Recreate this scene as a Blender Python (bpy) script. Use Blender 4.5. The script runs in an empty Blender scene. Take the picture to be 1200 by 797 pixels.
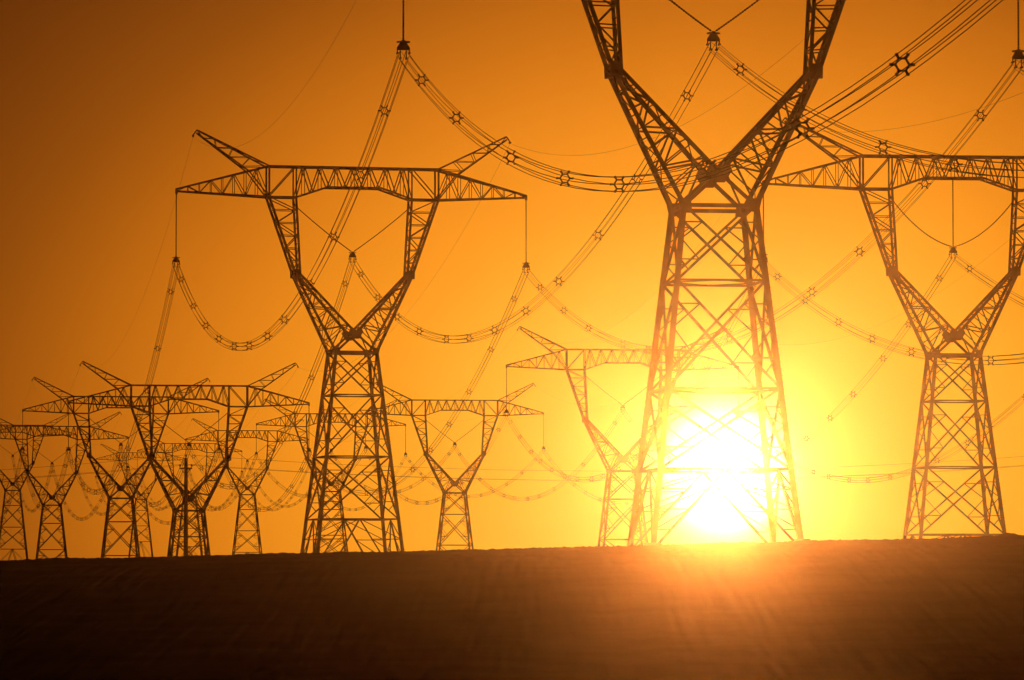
import bpy, math, random
from mathutils import Vector, Matrix, noise
random.seed(3)
sc = bpy.context.scene
sc.view_settings.view_transform = 'Standard'
try: sc.view_settings.look = 'None'
except Exception: pass
sc.view_settings.exposure = 0

# ------------------------------------------------------------------ materials
def new_mat(name):
    m = bpy.data.materials.new(name); m.use_nodes = True
    nt = m.node_tree; nt.nodes.clear()
    return m, nt
def steel(name, c1, c2, rough, metal, scale):
    m, nt = new_mat(name); N = nt.nodes; L = nt.links
    o = N.new('ShaderNodeOutputMaterial'); b = N.new('ShaderNodeBsdfPrincipled')
    n = N.new('ShaderNodeTexNoise'); n.inputs['Scale'].default_value = scale; n.inputs['Detail'].default_value = 6
    tc = N.new('ShaderNodeTexCoord'); r = N.new('ShaderNodeValToRGB')
    r.color_ramp.elements[0].color = (*c1, 1); r.color_ramp.elements[1].color = (*c2, 1)
    r.color_ramp.elements[0].position = .35; r.color_ramp.elements[1].position = .65
    L.new(tc.outputs['Object'], n.inputs['Vector']); L.new(n.outputs['Fac'], r.inputs['Fac'])
    L.new(r.outputs['Color'], b.inputs['Base Color'])
    b.inputs['Roughness'].default_value = rough; b.inputs['Metallic'].default_value = metal
    try: b.inputs['Specular IOR Level'].default_value = .1
    except Exception: pass
    L.new(b.outputs['BSDF'], o.inputs['Surface'])
    return m
M_STEEL = steel('weathered_steel', (.06, .045, .035), (.10, .08, .065), .9, 0, .7)
M_WIRE = steel('aluminium_conductor', (.05, .045, .04), (.08, .07, .065), .9, 0, 2)
M_INS = steel('insulator_silicone', (.07, .02, .015), (.10, .035, .02), .8, 0, 3)
M_WOOD = steel('weathered_wood', (.07, .045, .03), (.12, .08, .05), .9, 0, 6)
M_CONC = steel('concrete', (.22, .20, .18), (.30, .28, .25), .9, 0, 3)

# ------------------------------------------------------------------ mesh helpers
class MB:
    def __init__(s): s.v = []; s.f = []
    def beam(s, a, b, w):
        a = Vector(a); b = Vector(b); d = b - a
        if d.length < 1e-4: return
        d.normalize()
        up = Vector((0, 0, 1)) if abs(d.z) < .9 else Vector((0, 1, 0))
        p = d.cross(up).normalized(); q = d.cross(p).normalized()
        h = w / 2; i = len(s.v)
        for c in (a, b):
            for sx, sy in ((-1, -1), (1, -1), (1, 1), (-1, 1)):
                s.v.append(c + p * sx * h + q * sy * h)
        s.f += [(i, i+1, i+5, i+4), (i+1, i+2, i+6, i+5), (i+2, i+3, i+7, i+6), (i+3, i, i+4, i+7), (i+3, i+2, i+1, i), (i+4, i+5, i+6, i+7)]
    def box(s, c, hx, hy, hz):
        i = len(s.v); c = Vector(c)
        for z in (-hz, hz):
            for x, y in ((-hx, -hy), (hx, -hy), (hx, hy), (-hx, hy)):
                s.v.append(c + Vector((x, y, z)))
        s.f += [(i, i+1, i+5, i+4), (i+1, i+2, i+6, i+5), (i+2, i+3, i+7, i+6), (i+3, i, i+4, i+7), (i+3, i+2, i+1, i), (i+4, i+5, i+6, i+7)]
    def plate(s, pts, t):   # polygon plate in xz plane, thickness t along y
        i = len(s.v); n = len(pts)
        for p in pts: s.v.append(Vector(p) + Vector((0, -t/2, 0)))
        for p in pts: s.v.append(Vector(p) + Vector((0, t/2, 0)))
        s.f.append(tuple(range(i, i+n))); s.f.append(tuple(range(i+2*n-1, i+n-1, -1)))
        for k in range(n): s.f.append((i+k, i+(k+1) % n, i+n+(k+1) % n, i+n+k))
    def tube(s, pts, r, n=4):
        i0 = len(s.v); m = len(pts)
        for k, p in enumerate(pts):
            d = (pts[min(k+1, m-1)] - pts[max(k-1, 0)]).normalized()
            a = d.cross(Vector((0, 0, 1)))
            if a.length < .05: a = d.cross(Vector((0, 1, 0)))
            a.normalize(); b = d.cross(a)
            rr = r[k] if isinstance(r, list) else r
            for j in range(n):
                t = 2*math.pi*j/n
                s.v.append(p + a*math.cos(t)*rr + b*math.sin(t)*rr)
        for k in range(m-1):
            for j in range(n):
                a = i0+k*n+j; b = i0+k*n+(j+1) % n
                s.f.append((a, b, b+n, a+n))
        s.f.append(tuple(range(i0+n-1, i0-1, -1))); s.f.append(tuple(range(i0+(m-1)*n, i0+m*n)))
    def ring(s, c, R, r, n=16):
        pts = [Vector(c) + Vector((math.cos(2*math.pi*k/n)*R, math.sin(2*math.pi*k/n)*R, 0)) for k in range(n)]
        for k in range(n): s.beam(pts[k], pts[(k+1) % n], r*2)
    def zig(s, A0, A1, B0, B1, n, w, rungs=True, wr=None, first=0):
        A0, A1, B0, B1 = map(Vector, (A0, A1, B0, B1))
        for k in range(n):
            a, a2 = A0.lerp(A1, k/n), A0.lerp(A1, (k+1)/n)
            b, b2 = B0.lerp(B1, k/n), B0.lerp(B1, (k+1)/n)
            if (k+first) % 2 == 0: s.beam(a, b2, w)
            else: s.beam(b, a2, w)
            if rungs and k > 0: s.beam(a, b, wr or w)
    def obj(s, name, mat, parent=None):
        me = bpy.data.meshes.new(name); me.from_pydata([tuple(v) for v in s.v], [], s.f); me.update()
        me.materials.append(mat)
        o = bpy.data.objects.new(name, me); sc.collection.objects.link(o)
        if parent: o.parent = parent
        return o

# ------------------------------------------------------------------ terrain
CAMZ = 1.7
def hermite(pts, x):
    if x <= pts[0][0]: return pts[0][1]
    if x >= pts[-1][0]: return pts[-1][1]
    for i in range(len(pts)-1):
        if pts[i][0] <= x <= pts[i+1][0]:
            x0, y0 = pts[i]; x1, y1 = pts[i+1]
            def sl(j):
                if j <= 0 or j >= len(pts)-1: return 0
                a = (pts[j][1]-pts[j-1][1])/(pts[j][0]-pts[j-1][0]); b = (pts[j+1][1]-pts[j][1])/(pts[j+1][0]-pts[j][0])
                if a*b <= 0: return 0
                return 2*a*b/(a+b)
            h = x1-x0; t = (x-x0)/h
            return ((2*t**3-3*t*t+1)*y0+(t**3-2*t*t+t)*h*sl(i)+(-2*t**3+3*t*t)*y1+(t**3-t*t)*h*sl(i+1))
def terrain(x, y):
    zc = 4.66 + .025*60*math.tanh(x/60)
    prof = [(15, 0), (60, -2.2), (125, -3.6), (185, -1.7), (300, zc), (420, zc-2), (600, zc-3), (900, zc-5), (1300, zc-6), (2600, zc-8), (6000, zc-10)]
    z = hermite(prof, y)
    z += .12*noise.noise(Vector((x*.08, y*.03, 0))) + .08*noise.noise(Vector((x*.35, y*.1, 5)))
    if 60 < y < 420 and abs(x) < 80:
        z += .06*noise.noise(Vector((x*1.6, y*.7, 9))) + .10*max(0, noise.noise(Vector((x*3.3, y*2, 3))))
        z += .28*math.exp(-((x-30.6)/.7)**2-((y-301)/2.5)**2)
    return z
def axis(spec):
    out = []
    for a, b, s in spec:
        x = a
        while x < b - 1e-6: out.append(x); x += s
    out.append(spec[-1][1]); return out
xs = axis([(-6000, -1000, 500), (-1000, -200, 50), (-200, -46, 7), (-46, 46, .15), (46, 200, 7), (200, 1000, 50), (1000, 6000, 500)])
ys = axis([(-1500, -100, 200), (-100, 40, 10), (40, 270, 4), (270, 320, .7), (320, 420, 10), (420, 1000, 30), (1000, 3000, 100), (3000, 9000, 500)])
V = [(x, y, terrain(x, y)) for y in ys for x in xs]; nx = len(xs)
F = [(j*nx+i, j*nx+i+1, (j+1)*nx+i+1, (j+1)*nx+i) for j in range(len(ys)-1) for i in range(nx-1)]
me = bpy.data.meshes.new('ground'); me.from_pydata(V, [], F); me.update()
for p in me.polygons: p.use_smooth = True
g = bpy.data.objects.new('ground', me); sc.collection.objects.link(g)
m, nt = new_mat('dry_steppe_soil'); N = nt.nodes; L = nt.links
o = N.new('ShaderNodeOutputMaterial'); b = N.new('ShaderNodeBsdfDiffuse'); b.inputs['Roughness'].default_value = 1
tc = N.new('ShaderNodeTexCoord'); n1 = N.new('ShaderNodeTexNoise'); n1.inputs['Scale'].default_value = .25; n1.inputs['Detail'].default_value = 9
r = N.new('ShaderNodeValToRGB'); r.color_ramp.elements[0].color = (.030, .017, .012, 1); r.color_ramp.elements[1].color = (.045, .027, .018, 1)
r.color_ramp.elements[0].position = .35; r.color_ramp.elements[1].position = .7
L.new(tc.outputs['Object'], n1.inputs['Vector'])
L.new(n1.outputs['Fac'], r.inputs['Fac']); L.new(r.outputs['Color'], b.inputs['Color'])
L.new(b.outputs['BSDF'], o.inputs['Surface'])
me.materials.append(m)

# ------------------------------------------------------------------ transmission tower
ARM = 20.9; STR = 7.6
def insulator(mb, a, b, sag=0.0):
    a = Vector(a); b = Vector(b); n = max(8, int((b-a).length/.2)); pts = []; rr = []
    for k in range(n*2+1):
        t = k/(n*2); p = a.lerp(b, t); p.z -= 4*sag*t*(1-t)
        pts.append(p); rr.append(.085 if k % 2 else .04)
    mb.tube(pts, rr, 6)
def fitting(mb, p):
    p = Vector(p)
    mb.ring(p + Vector((0, 0, .15)), .42, .035)
    mb.beam(p + Vector((-.42, 0, .15)), p + Vector((.42, 0, .15)), .06)
    mb.plate([p + Vector((-.1, 0, .3)), p + Vector((.1, 0, .3)), p + Vector((.45, 0, -.25)), p + Vector((.4, 0, -.4)), p + Vector((-.4, 0, -.4)), p + Vector((-.45, 0, -.25))], .06)
    for sx in (-.4, -.2, .2, .4):
        z = -.6 if abs(sx) > .3 else -.95
        mb.beam(p + Vector((sx, 0, -.3)), p + Vector((sx, 0, z)), .07)
        mb.box(p + Vector((sx, 0, z)), .06, .28, .05)
def build_tower(X, Y, zw, yaw_deg, istr=False):
    root = bpy.data.objects.new('transmission_tower', None); sc.collection.objects.link(root)
    root.location = (X, Y, zw); root.rotation_euler = (0, 0, math.radians(yaw_deg))
    a0 = 2.4; slope = .112
    rot = Matrix.Rotation(math.radians(yaw_deg), 3, 'Z')
    W = .31; B = .15; R = .09
    # ---- body
    mb = MB(); ft = MB()
    zb = terrain(X, Y) - zw
    Lb = -zb
    if Lb > 20: lev = [0, -5.0, -12.2, -19.5 if Lb > 24 else -12.2-(Lb-12.2)*.5, zb]
    elif Lb > 12: lev = [0, -4.5, -4.5-(Lb-4.5)*.5, zb]
    else: lev = [0, -Lb*.5, zb]
    hw = lambda z: a0 - z*slope
    cs = [(-1, -1), (1, -1), (1, 1), (-1, 1)]
    for cx, cy in cs:
        w = rot @ Vector((cx*hw(zb), cy*hw(zb), 0)); zz = terrain(X+w.x, Y+w.y) - zw
        top = Vector((cx*a0, cy*a0, .35)); bot = Vector((cx*hw(zz), cy*hw(zz), zz-.1))
        mb.beam(top, bot, W*1.15)
        ft.box((bot.x, bot.y, zz+.1), .5, .5, .4)
    for li in range(len(lev)-1):
        z0, z1 = lev[li], lev[li+1]; last = li == len(lev)-2
        for k in range(4):
            c, d = cs[k], cs[(k+1) % 4]
            TL = Vector((c[0]*hw(z0), c[1]*hw(z0), z0)); TR = Vector((d[0]*hw(z0), d[1]*hw(z0), z0))
            BL = Vector((c[0]*hw(z1), c[1]*hw(z1), z1)); BR = Vector((d[0]*hw(z1), d[1]*hw(z1), z1))
            mb.beam(TL, TR, B if li else .26)
            if not last:
                mb.beam(TL, BR, B*1.1); mb.beam(TR, BL, B*1.1)
                t = (TR-TL).length/((TR-TL).length+(BR-BL).length)
                C = TL.lerp(BR, t)
                for T, Bo in ((TL, BL), (TR, BR)):
                    P1 = T.lerp(C, .5); P2 = Bo.lerp(C, .5); P3 = Bo.lerp(C, .25)
                    mb.beam(T.lerp(Bo, .5*t), P1, R); mb.beam(T.lerp(Bo, t), P1, R)
                    mb.beam(T.lerp(Bo, t), P2, R); mb.beam(T.lerp(Bo, t+(1-t)*.5), P2, R)
                    mb.beam(T.lerp(Bo, t+(1-t)*.5), P3, R)
            else:
                Mt = (TL+TR)/2
                mb.beam(Mt, BL, B*1.1); mb.beam(Mt, BR, B*1.1)
                for T, Bo in ((TL, BL), (TR, BR)):
                    for q in (.25, .5, .75):
                        mb.beam(T.lerp(Bo, q), Mt.lerp(Bo, q), R)
                        mb.beam(T.lerp(Bo, q), Mt.lerp(Bo, q-.25), R)
        # diaphragm
        if li:
            h = hw(z0)
            mb.beam((-h, 0, z0), (0, -h, z0), R); mb.beam((0, -h, z0), (h, 0, z0), R)
            mb.beam((h, 0, z0), (0, h, z0), R); mb.beam((0, h, z0), (-h, 0, z0), R)
    # climbing pegs on one leg
    zz = -1.0
    while zz > zb+1:
        h = hw(zz); mb.beam((h, -h, zz), (h+.28, -h-.05, zz), .035); zz -= .45
    mb.obj('tower_body', M_STEEL, root); ft.obj('footings', M_CONC, root)
    # ---- head
    mb = MB()
    ZK = 9.2; XK = 7.0; ZB = 18.1; XO = 10.1; XI = 6.9; ZT = 21.7; D = 1.0; ZG = 2.2
    for sx in (-1, 1):
        hr = .22
        def pts_(sy):
            O0 = Vector((sx*a0, sy*a0, 0)); OK = Vector((sx*XK, sy*D, ZK)); I0 = Vector((0, sy*a0*.92, ZG)); IK = Vector((sx*(XK-.6), sy*D, ZK-.1))
            OB = Vector((sx*XO, sy*D, ZB)); IB = Vector((sx*XI, sy*D, ZB)); OT = Vector((sx*XO, sy*D, ZT)); IT = Vector((sx*XI, sy*D, ZT))
            TP = Vector((sx*ARM, sy*.12, ZB+.5)); TPt = Vector((sx*ARM, sy*.12, ZB+.75))
            HR = OT.lerp(TPt, hr); HT = Vector((sx*18.5, sy*.08, 25.8)); HT2 = Vector((sx*18.55, sy*.08, 25.45))
            return O0, OK, I0, IK, OB, IB, OT, IT, TP, TPt, HR, HT, HT2
        for sy in (-1, 1):
            O0, OK, I0, IK, OB, IB, OT, IT, TP, TPt, HR, HT, HT2 = pts_(sy)
            mb.beam(O0, OK, W*.95); mb.beam(I0, IK, W*.9); mb.beam(O0, I0, .24)
            mb.zig(O0, OK, I0, IK, 7, B*.85, True, R)
            mb.beam(OK, OB, W*.85); mb.beam(IK, IB, W*.75); mb.zig(OK, OB, IK, IB, 6, R*1.2, True, R)
            mb.beam(OB, OT, .2); mb.beam(IB, IT, .16); mb.beam(OB, IT, B*.8)
            mb.beam(OB, IB, .2)
            mb.plate([OK+Vector((sx*-.8, 0, -.5)), OK+Vector((sx*.22, 0, -.5)), OK+Vector((sx*.25, 0, .5)), OK+Vector((sx*-.6, 0, .5))], .26)
            mb.plate([O0+Vector((sx*-.5, 0, -.35)), O0+Vector((sx*.2, 0, -.45)), O0+Vector((sx*.4, 0, .45)), O0+Vector((sx*-.4, 0, .5))], .3)
            mb.beam(OB, TP, .2); mb.beam(OT, TPt, .2); mb.zig(OB, TP, OT, TPt, 8, R, True, R*.8)
            mb.beam(OT, HT, .17); mb.beam(HR, HT2, .17); mb.beam(HR, OB, B*.9); mb.zig(OT, HT, HR, HT2, 8, R*.8, False)
        lo_ = pts_(-1); hi_ = pts_(1)
        for a, b, n in ((0, 1, 6), (2, 3, 6), (1, 4, 5), (3, 5, 5), (4, 8, 6), (6, 9, 6), (6, 11, 4), (10, 12, 4)):
            mb.zig(lo_[a], lo_[b], hi_[a], hi_[b], n, R*.8, n > 4, R*.8)
        for q, wd in ((4, B), (6, B), (1, B), (0, .24)): mb.beam(lo_[q], hi_[q], wd)
        mb.beam((sx*ARM, 0, ZB+.8), (sx*ARM, 0, ZB+.2), .25)
        mb.beam((sx*18.5, 0, 25.8), (sx*18.95, 0, 25.2), .13); mb.box((sx*18.95, 0, 25.1), .1, .25, .1)
    # bridge
    n = 14
    def zbot(x):
        ax = abs(x)
        if ax > XI: return ZB
        if ax < 3.2: return 19.35
        return ZB + (19.35-ZB)*(XI-ax)/(XI-3.2)
    for sy in (-1, 1):
        mb.beam((-XO, sy*D, ZT), (XO, sy*D, ZT), .2)
        for x0, x1 in ((-XI, -3.2), (-3.2, 3.2), (3.2, XI)):
            mb.beam((x0, sy*D, zbot(x0)), (x1, sy*D, zbot(x1)), .2)
        for k in range(n):
            x0 = -XI+2*XI*k/n; x1 = -XI+2*XI*(k+1)/n
            if k % 2 == 0: mb.beam((x0, sy*D, zbot(x0)), (x1, sy*D, ZT), B*.8)
            else: mb.beam((x0, sy*D, ZT), (x1, sy*D, zbot(x1)), B*.8)
            if k % 2: mb.beam((x0, sy*D, zbot(x0)), (x0, sy*D, ZT), R*.8)
    for k in range(n):
        x0 = -XI+2*XI*k/n; x1 = -XI+2*XI*(k+1)/n; s = 1 if k % 2 else -1
        mb.beam((x0, s*D, ZT), (x1, -s*D, ZT), R*.8); mb.beam((x0, s*D, zbot(x0)), (x1, -s*D, zbot(x1)), R*.8)
    for sy in (-1, 1):
        y = sy*a0*.92
        mb.plate([(-.85, y, ZG+.15), (-.35, y, ZG-.65), (.35, y, ZG-.65), (.85, y, ZG+.15), (.55, y, ZG+.75), (0, y, ZG+.35), (-.55, y, ZG+.75)], .32)
    mb.beam((0, -a0*.92, ZG), (0, a0*.92, ZG), .2)
    mb.obj('tower_head', M_STEEL, root)
    # ---- insulators
    mi = MB(); mf = MB()
    zo = ZB+.2-STR
    for sx in (-1, 1):
        insulator(mi, (sx*ARM, 0, ZB+.2), (sx*ARM, 0, zo+.3)); fitting(mf, (sx*ARM, 0, zo))
        insulator(mi, (sx*XI, 0, ZB-.9), (sx*.15, 0, 11.9), .9 if istr else .15)
        mf.beam((sx*XI, -D, ZB-.9), (sx*XI, D, ZB-.9), .14)
    if istr: insulator(mi, (0, 0, 19.3), (0, 0, 11.9))
    fitting(mf, (0, 0, 11.6))
    mi.obj('insulator_strings', M_INS, root); mf.obj('suspension_fittings', M_STEEL, root)
    Mx = Matrix.Translation((X, Y, zw)) @ Matrix.Rotation(math.radians(yaw_deg), 4, 'Z')
    return dict(ph=[Mx @ Vector(p) for p in ((-ARM, 0, zo-.75), (0, 0, 10.85), (ARM, 0, zo-.75))],
                ew=[Mx @ Vector((sx*18.95, 0, 25.0)) for sx in (-1, 1)])

# world positions (m): x, y, waist height, yaw
lineA = [(47.0, 80, 24.0, 8), (13.5, 325, 27.7, 7.5), (-18.7, 570, 30.3, 13), (-56.0, 845, 16.7, 9), (-83.5, 1040, 22.8, 8), (-126.5, 1340, 27.0, 8), (-166, 1620, 37.2, 8)]
lineB = [(77.0, 205, 26.5, 6), (48.1, 530, 28.0, 6), (19.8, 870, 24.2, 6), (-13.4, 1140, 26.1, 6), (-50.5, 1360, 31.2, 7), (-89.6, 1650, 36.4, 7), (-129, 1950, 41.5, 7), (-172, 2260, 47, 7)]
TA = [build_tower(*t) for t in lineA]
TB = [build_tower(*t, istr=(i == 1)) for i, t in enumerate(lineB)]

# ------------------------------------------------------------------ conductors
def span(mw, ms, P, Q, sag):
    Lh = (Q-P).length; n = 44
    d = Vector((Q.x-P.x, Q.y-P.y, 0)).normalized(); s = d.cross(Vector((0, 0, 1)))
    def pt(t):
        p = P.lerp(Q, t); p.z -= 4*sag*t*(1-t); return p
    for k in range(6):
        a = math.radians(60*k+0); off = s*math.cos(a)*.4+Vector((0, 0, math.sin(a)*.4))
        mw.tube([pt(j/n)+off for j in range(n+1)], .022, 4)
    m = max(3, int(Lh/20))
    for j in range(m):
        c = pt((j+.5+random.uniform(-.12, .12))/m)
        pts = [c+s*math.cos(math.radians(60*k))*.4+Vector((0, 0, math.sin(math.radians(60*k))*.4)) for k in range(6)]
        pin = [c+(q-c)*.62 for q in pts]
        for k in range(6):
            ms.beam(pin[k], pin[(k+1) % 6], .07); ms.beam(pin[k], c+(pts[k]-c)*1.12, .085)
            ms.beam(pts[k]-d*.1, pts[k]+d*.1, .09)
def build_line(TT, sags):
    root = bpy.data.objects.new('power_line_conductors', None); sc.collection.objects.link(root)
    mw = MB(); ms = MB(); me_ = MB()
    for i in range(len(TT)-1):
        for k in range(3): span(mw, ms, TT[i]['ph'][k], TT[i+1]['ph'][k], sags[i])
        for k in range(2):
            P, Q = TT[i]['ew'][k], TT[i+1]['ew'][k]; pts = []
            for j in range(31):
                t = j/30; p = P.lerp(Q, t); p.z -= 4*sags[i]*.6*t*(1-t); pts.append(p)
            me_.tube(pts, .012, 4)
    mw.obj('conductor_bundles', M_WIRE, root); ms.obj('bundle_spacers', M_WIRE, root); me_.obj('earth_wires', M_WIRE, root)
build_line(TA, [16, 14, 15, 11, 15, 15])
build_line(TB, [17, 17, 14, 11, 15, 15, 15])

# ------------------------------------------------------------------ small distribution poles
def pole(X, Y, ztop):
    root = bpy.data.objects.new('utility_pole', None); sc.collection.objects.link(root); root.location = (X, Y, 0)
    zg = terrain(X, Y)
    mb = MB(); mb.tube([Vector((0, 0, zg-.3)), Vector((0, 0, (zg+ztop)/2)), Vector((0, 0, ztop))], [.21, .18, .14], 10); mb.obj('pole_shaft', M_WOOD, root)
    mb = MB(); mb.beam((-.55, -.2, ztop-.9), (.55, -.2, ztop-.9), .12); mb.beam((-.4, -.2, ztop-.9), (0, -.2, ztop-1.5), .05); mb.beam((.4, -.2, ztop-.9), (0, -.2, ztop-1.5), .05)
    mb.obj('crossarm', M_WOOD, root)
    mi = MB(); tops = []
    for x, z in ((-.5, ztop-.84), (.5, ztop-.84), (0, ztop)):
        y = -.2 if x else 0
        mi.tube([Vector((x, y, z)), Vector((x, y, z+.12)), Vector((x, y, z+.14)), Vector((x, y, z+.24)), Vector((x, y, z+.3))], [.03, .03, .09, .07, .03], 8)
        tops.append(Vector((X+x, Y+y, z+.28)))
    mi.obj('pin_insulators', M_INS, root)
    return tops
pp = [pole(-28.1, 420, 13.7), pole(52, 440, 14.6), pole(-105, 405, 12)]
mb = MB()
for a, b in ((0, 1), (2, 0)):
    for k in range(3):
        pts = []
        for j in range(31):
            t = j/30; p = pp[a][k].lerp(pp[b][k], t); p.z -= 4*1.6*t*(1-t); pts.append(p)
        mb.tube(pts, .012, 4)
mb.obj('distribution_wires', M_WIRE)

# ------------------------------------------------------------------ sun, sky, added haze
SUN_EL = math.radians(1.475); SUN_AZ = math.atan(.0438)
sdir = Vector((math.sin(SUN_AZ)*math.cos(SUN_EL), math.cos(SUN_AZ)*math.cos(SUN_EL), math.sin(SUN_EL)))
ld = bpy.data.lights.new('sun', 'SUN'); ld.energy = .95; ld.angle = math.radians(.5); ld.color = (1, .8, .35)
lo = bpy.data.objects.new('sun', ld); sc.collection.objects.link(lo)
lo.rotation_euler = (-sdir).to_track_quat('-Z', 'Y').to_euler(); lo.location = (40, 900, 60)

w = bpy.data.worlds.new('World'); sc.world = w; w.use_nodes = True
nt = w.node_tree; nt.nodes.clear(); N = nt.nodes; L = nt.links
out = N.new('ShaderNodeOutputWorld')
sky = N.new('ShaderNodeTexSky'); sky.sky_type = 'NISHITA'; sky.sun_disc = False
sky.sun_elevation = SUN_EL; sky.sun_rotation = SUN_AZ; sky.dust_density = 5; sky.air_density = 2
bg1 = N.new('ShaderNodeBackground'); bg1.inputs['Strength'].default_value = .002
tint = N.new('ShaderNodeMix'); tint.data_type = 'RGBA'; tint.blend_type = 'MULTIPLY'; tint.inputs[0].default_value = 1
L.new(sky.outputs[0], tint.inputs[6]); tint.inputs[7].default_value = (1, .3, .02, 1); L.new(tint.outputs[2], bg1.inputs['Color'])
tc = N.new('ShaderNodeTexCoord')
nrm = N.new('ShaderNodeVectorMath'); nrm.operation = 'NORMALIZE'
L.new(tc.outputs['Generated'], nrm.inputs[0])
dist = N.new('ShaderNodeVectorMath'); dist.operation = 'DISTANCE'; dist.inputs[1].default_value = sdir
L.new(nrm.outputs[0], dist.inputs[0])
sub = N.new('ShaderNodeVectorMath'); sub.operation = 'SUBTRACT'; sub.inputs[1].default_value = sdir; L.new(nrm.outputs[0], sub.inputs[0])
mul = N.new('ShaderNodeVectorMath'); mul.operation = 'MULTIPLY'; mul.inputs[1].default_value = (1, 1, 1.35); L.new(sub.outputs[0], mul.inputs[0])
ln = N.new('ShaderNodeVectorMath'); ln.operation = 'LENGTH'; L.new(mul.outputs[0], ln.inputs[0])
def math_(op, a, b=None):
    n = N.new('ShaderNodeMath'); n.operation = op
    for i, v in enumerate((a, b)):
        if v is None: continue
        if isinstance(v, (int, float)): n.inputs[i].default_value = v
        else: L.new(v, n.inputs[i])
    return n.outputs[0]
t = math_('DIVIDE', ln.outputs['Value'], math.radians(24))
ramp = N.new('ShaderNodeValToRGB'); L.new(t, ramp.inputs['Fac']); cr = ramp.color_ramp; cr.interpolation = 'B_SPLINE'
stops = [(0, (.92, .40, .03)), (.06, (.94, .40, .03)), (.125, (.94, .37, .02)), (.18, (.86, .30, .012)), (.25, (.70, .20, .007)), (.32, (.44, .115, .004)), (.38, (.24, .060, .003)), (.46, (.12, .028, .002)), (.6, (.04, .009, .0006)), (1, (.010, .002, .0003))]
while len(cr.elements) < len(stops): cr.elements.new(.5)
for e, (p, c) in zip(cr.elements, stops): e.position = p; e.color = (*c, 1)
bg2 = N.new('ShaderNodeBackground'); L.new(ramp.outputs['Color'], bg2.inputs['Color']); bg2.inputs['Strength'].default_value = 1.04
# sun core and its aureole
q = math_('DIVIDE', dist.outputs['Value'], math.radians(.54)); q = math_('POWER', q, 3); q = math_('MULTIPLY', q, -1); core = math_('EXPONENT', q); core = math_('MULTIPLY', core, 9)
h = math_('EXPONENT', math_('DIVIDE', dist.outputs['Value'], -math.radians(.6))); h = math_('MULTIPLY', h, 1.4); core = math_('ADD', core, h)
bg3 = N.new('ShaderNodeBackground'); bg3.inputs['Color'].default_value = (1, .8, .45, 1); L.new(core, bg3.inputs['Strength'])
a1 = N.new('ShaderNodeAddShader'); a2 = N.new('ShaderNodeAddShader')
L.new(bg1.outputs[0], a1.inputs[0]); L.new(bg2.outputs[0], a1.inputs[1]); L.new(a1.outputs[0], a2.inputs[0]); L.new(bg3.outputs[0], a2.inputs[1])
L.new(a2.outputs[0], out.inputs['Surface'])

hz = MB(); hz.box((0, 165, 60), 600, 215, 100)  # scatter box added to imitate lens glare over towers and ground
m, nt = new_mat('glare_scatter'); N = nt.nodes; L = nt.links
o = N.new('ShaderNodeOutputMaterial'); prev = None
for g_, dens, col in ((.978, .70e-4, (1, .21, .001)), (.995, .32e-4, (1, .62, .35))):
    s = N.new('ShaderNodeVolumeScatter'); s.inputs['Density'].default_value = dens; s.inputs['Anisotropy'].default_value = g_; s.inputs['Color'].default_value = (*col, 1)
    if prev is None: prev = s.outputs[0]
    else:
        a = N.new('ShaderNodeAddShader'); L.new(prev, a.inputs[0]); L.new(s.outputs[0], a.inputs[1]); prev = a.outputs[0]
L.new(prev, o.inputs['Volume'])
hz.obj('glare_haze', m)

# ------------------------------------------------------------------ camera
cd = bpy.data.cameras.new('camera'); cam = bpy.data.objects.new('camera', cd); sc.collection.objects.link(cam); sc.camera = cam
cd.sensor_width = 36; cd.lens = 171.3; cd.clip_start = .5; cd.clip_end = 20000
cam.location = (0, 0, CAMZ)
cam.rotation_euler = (math.radians(90) + math.atan((700-398.5)/5708), 0, 0)
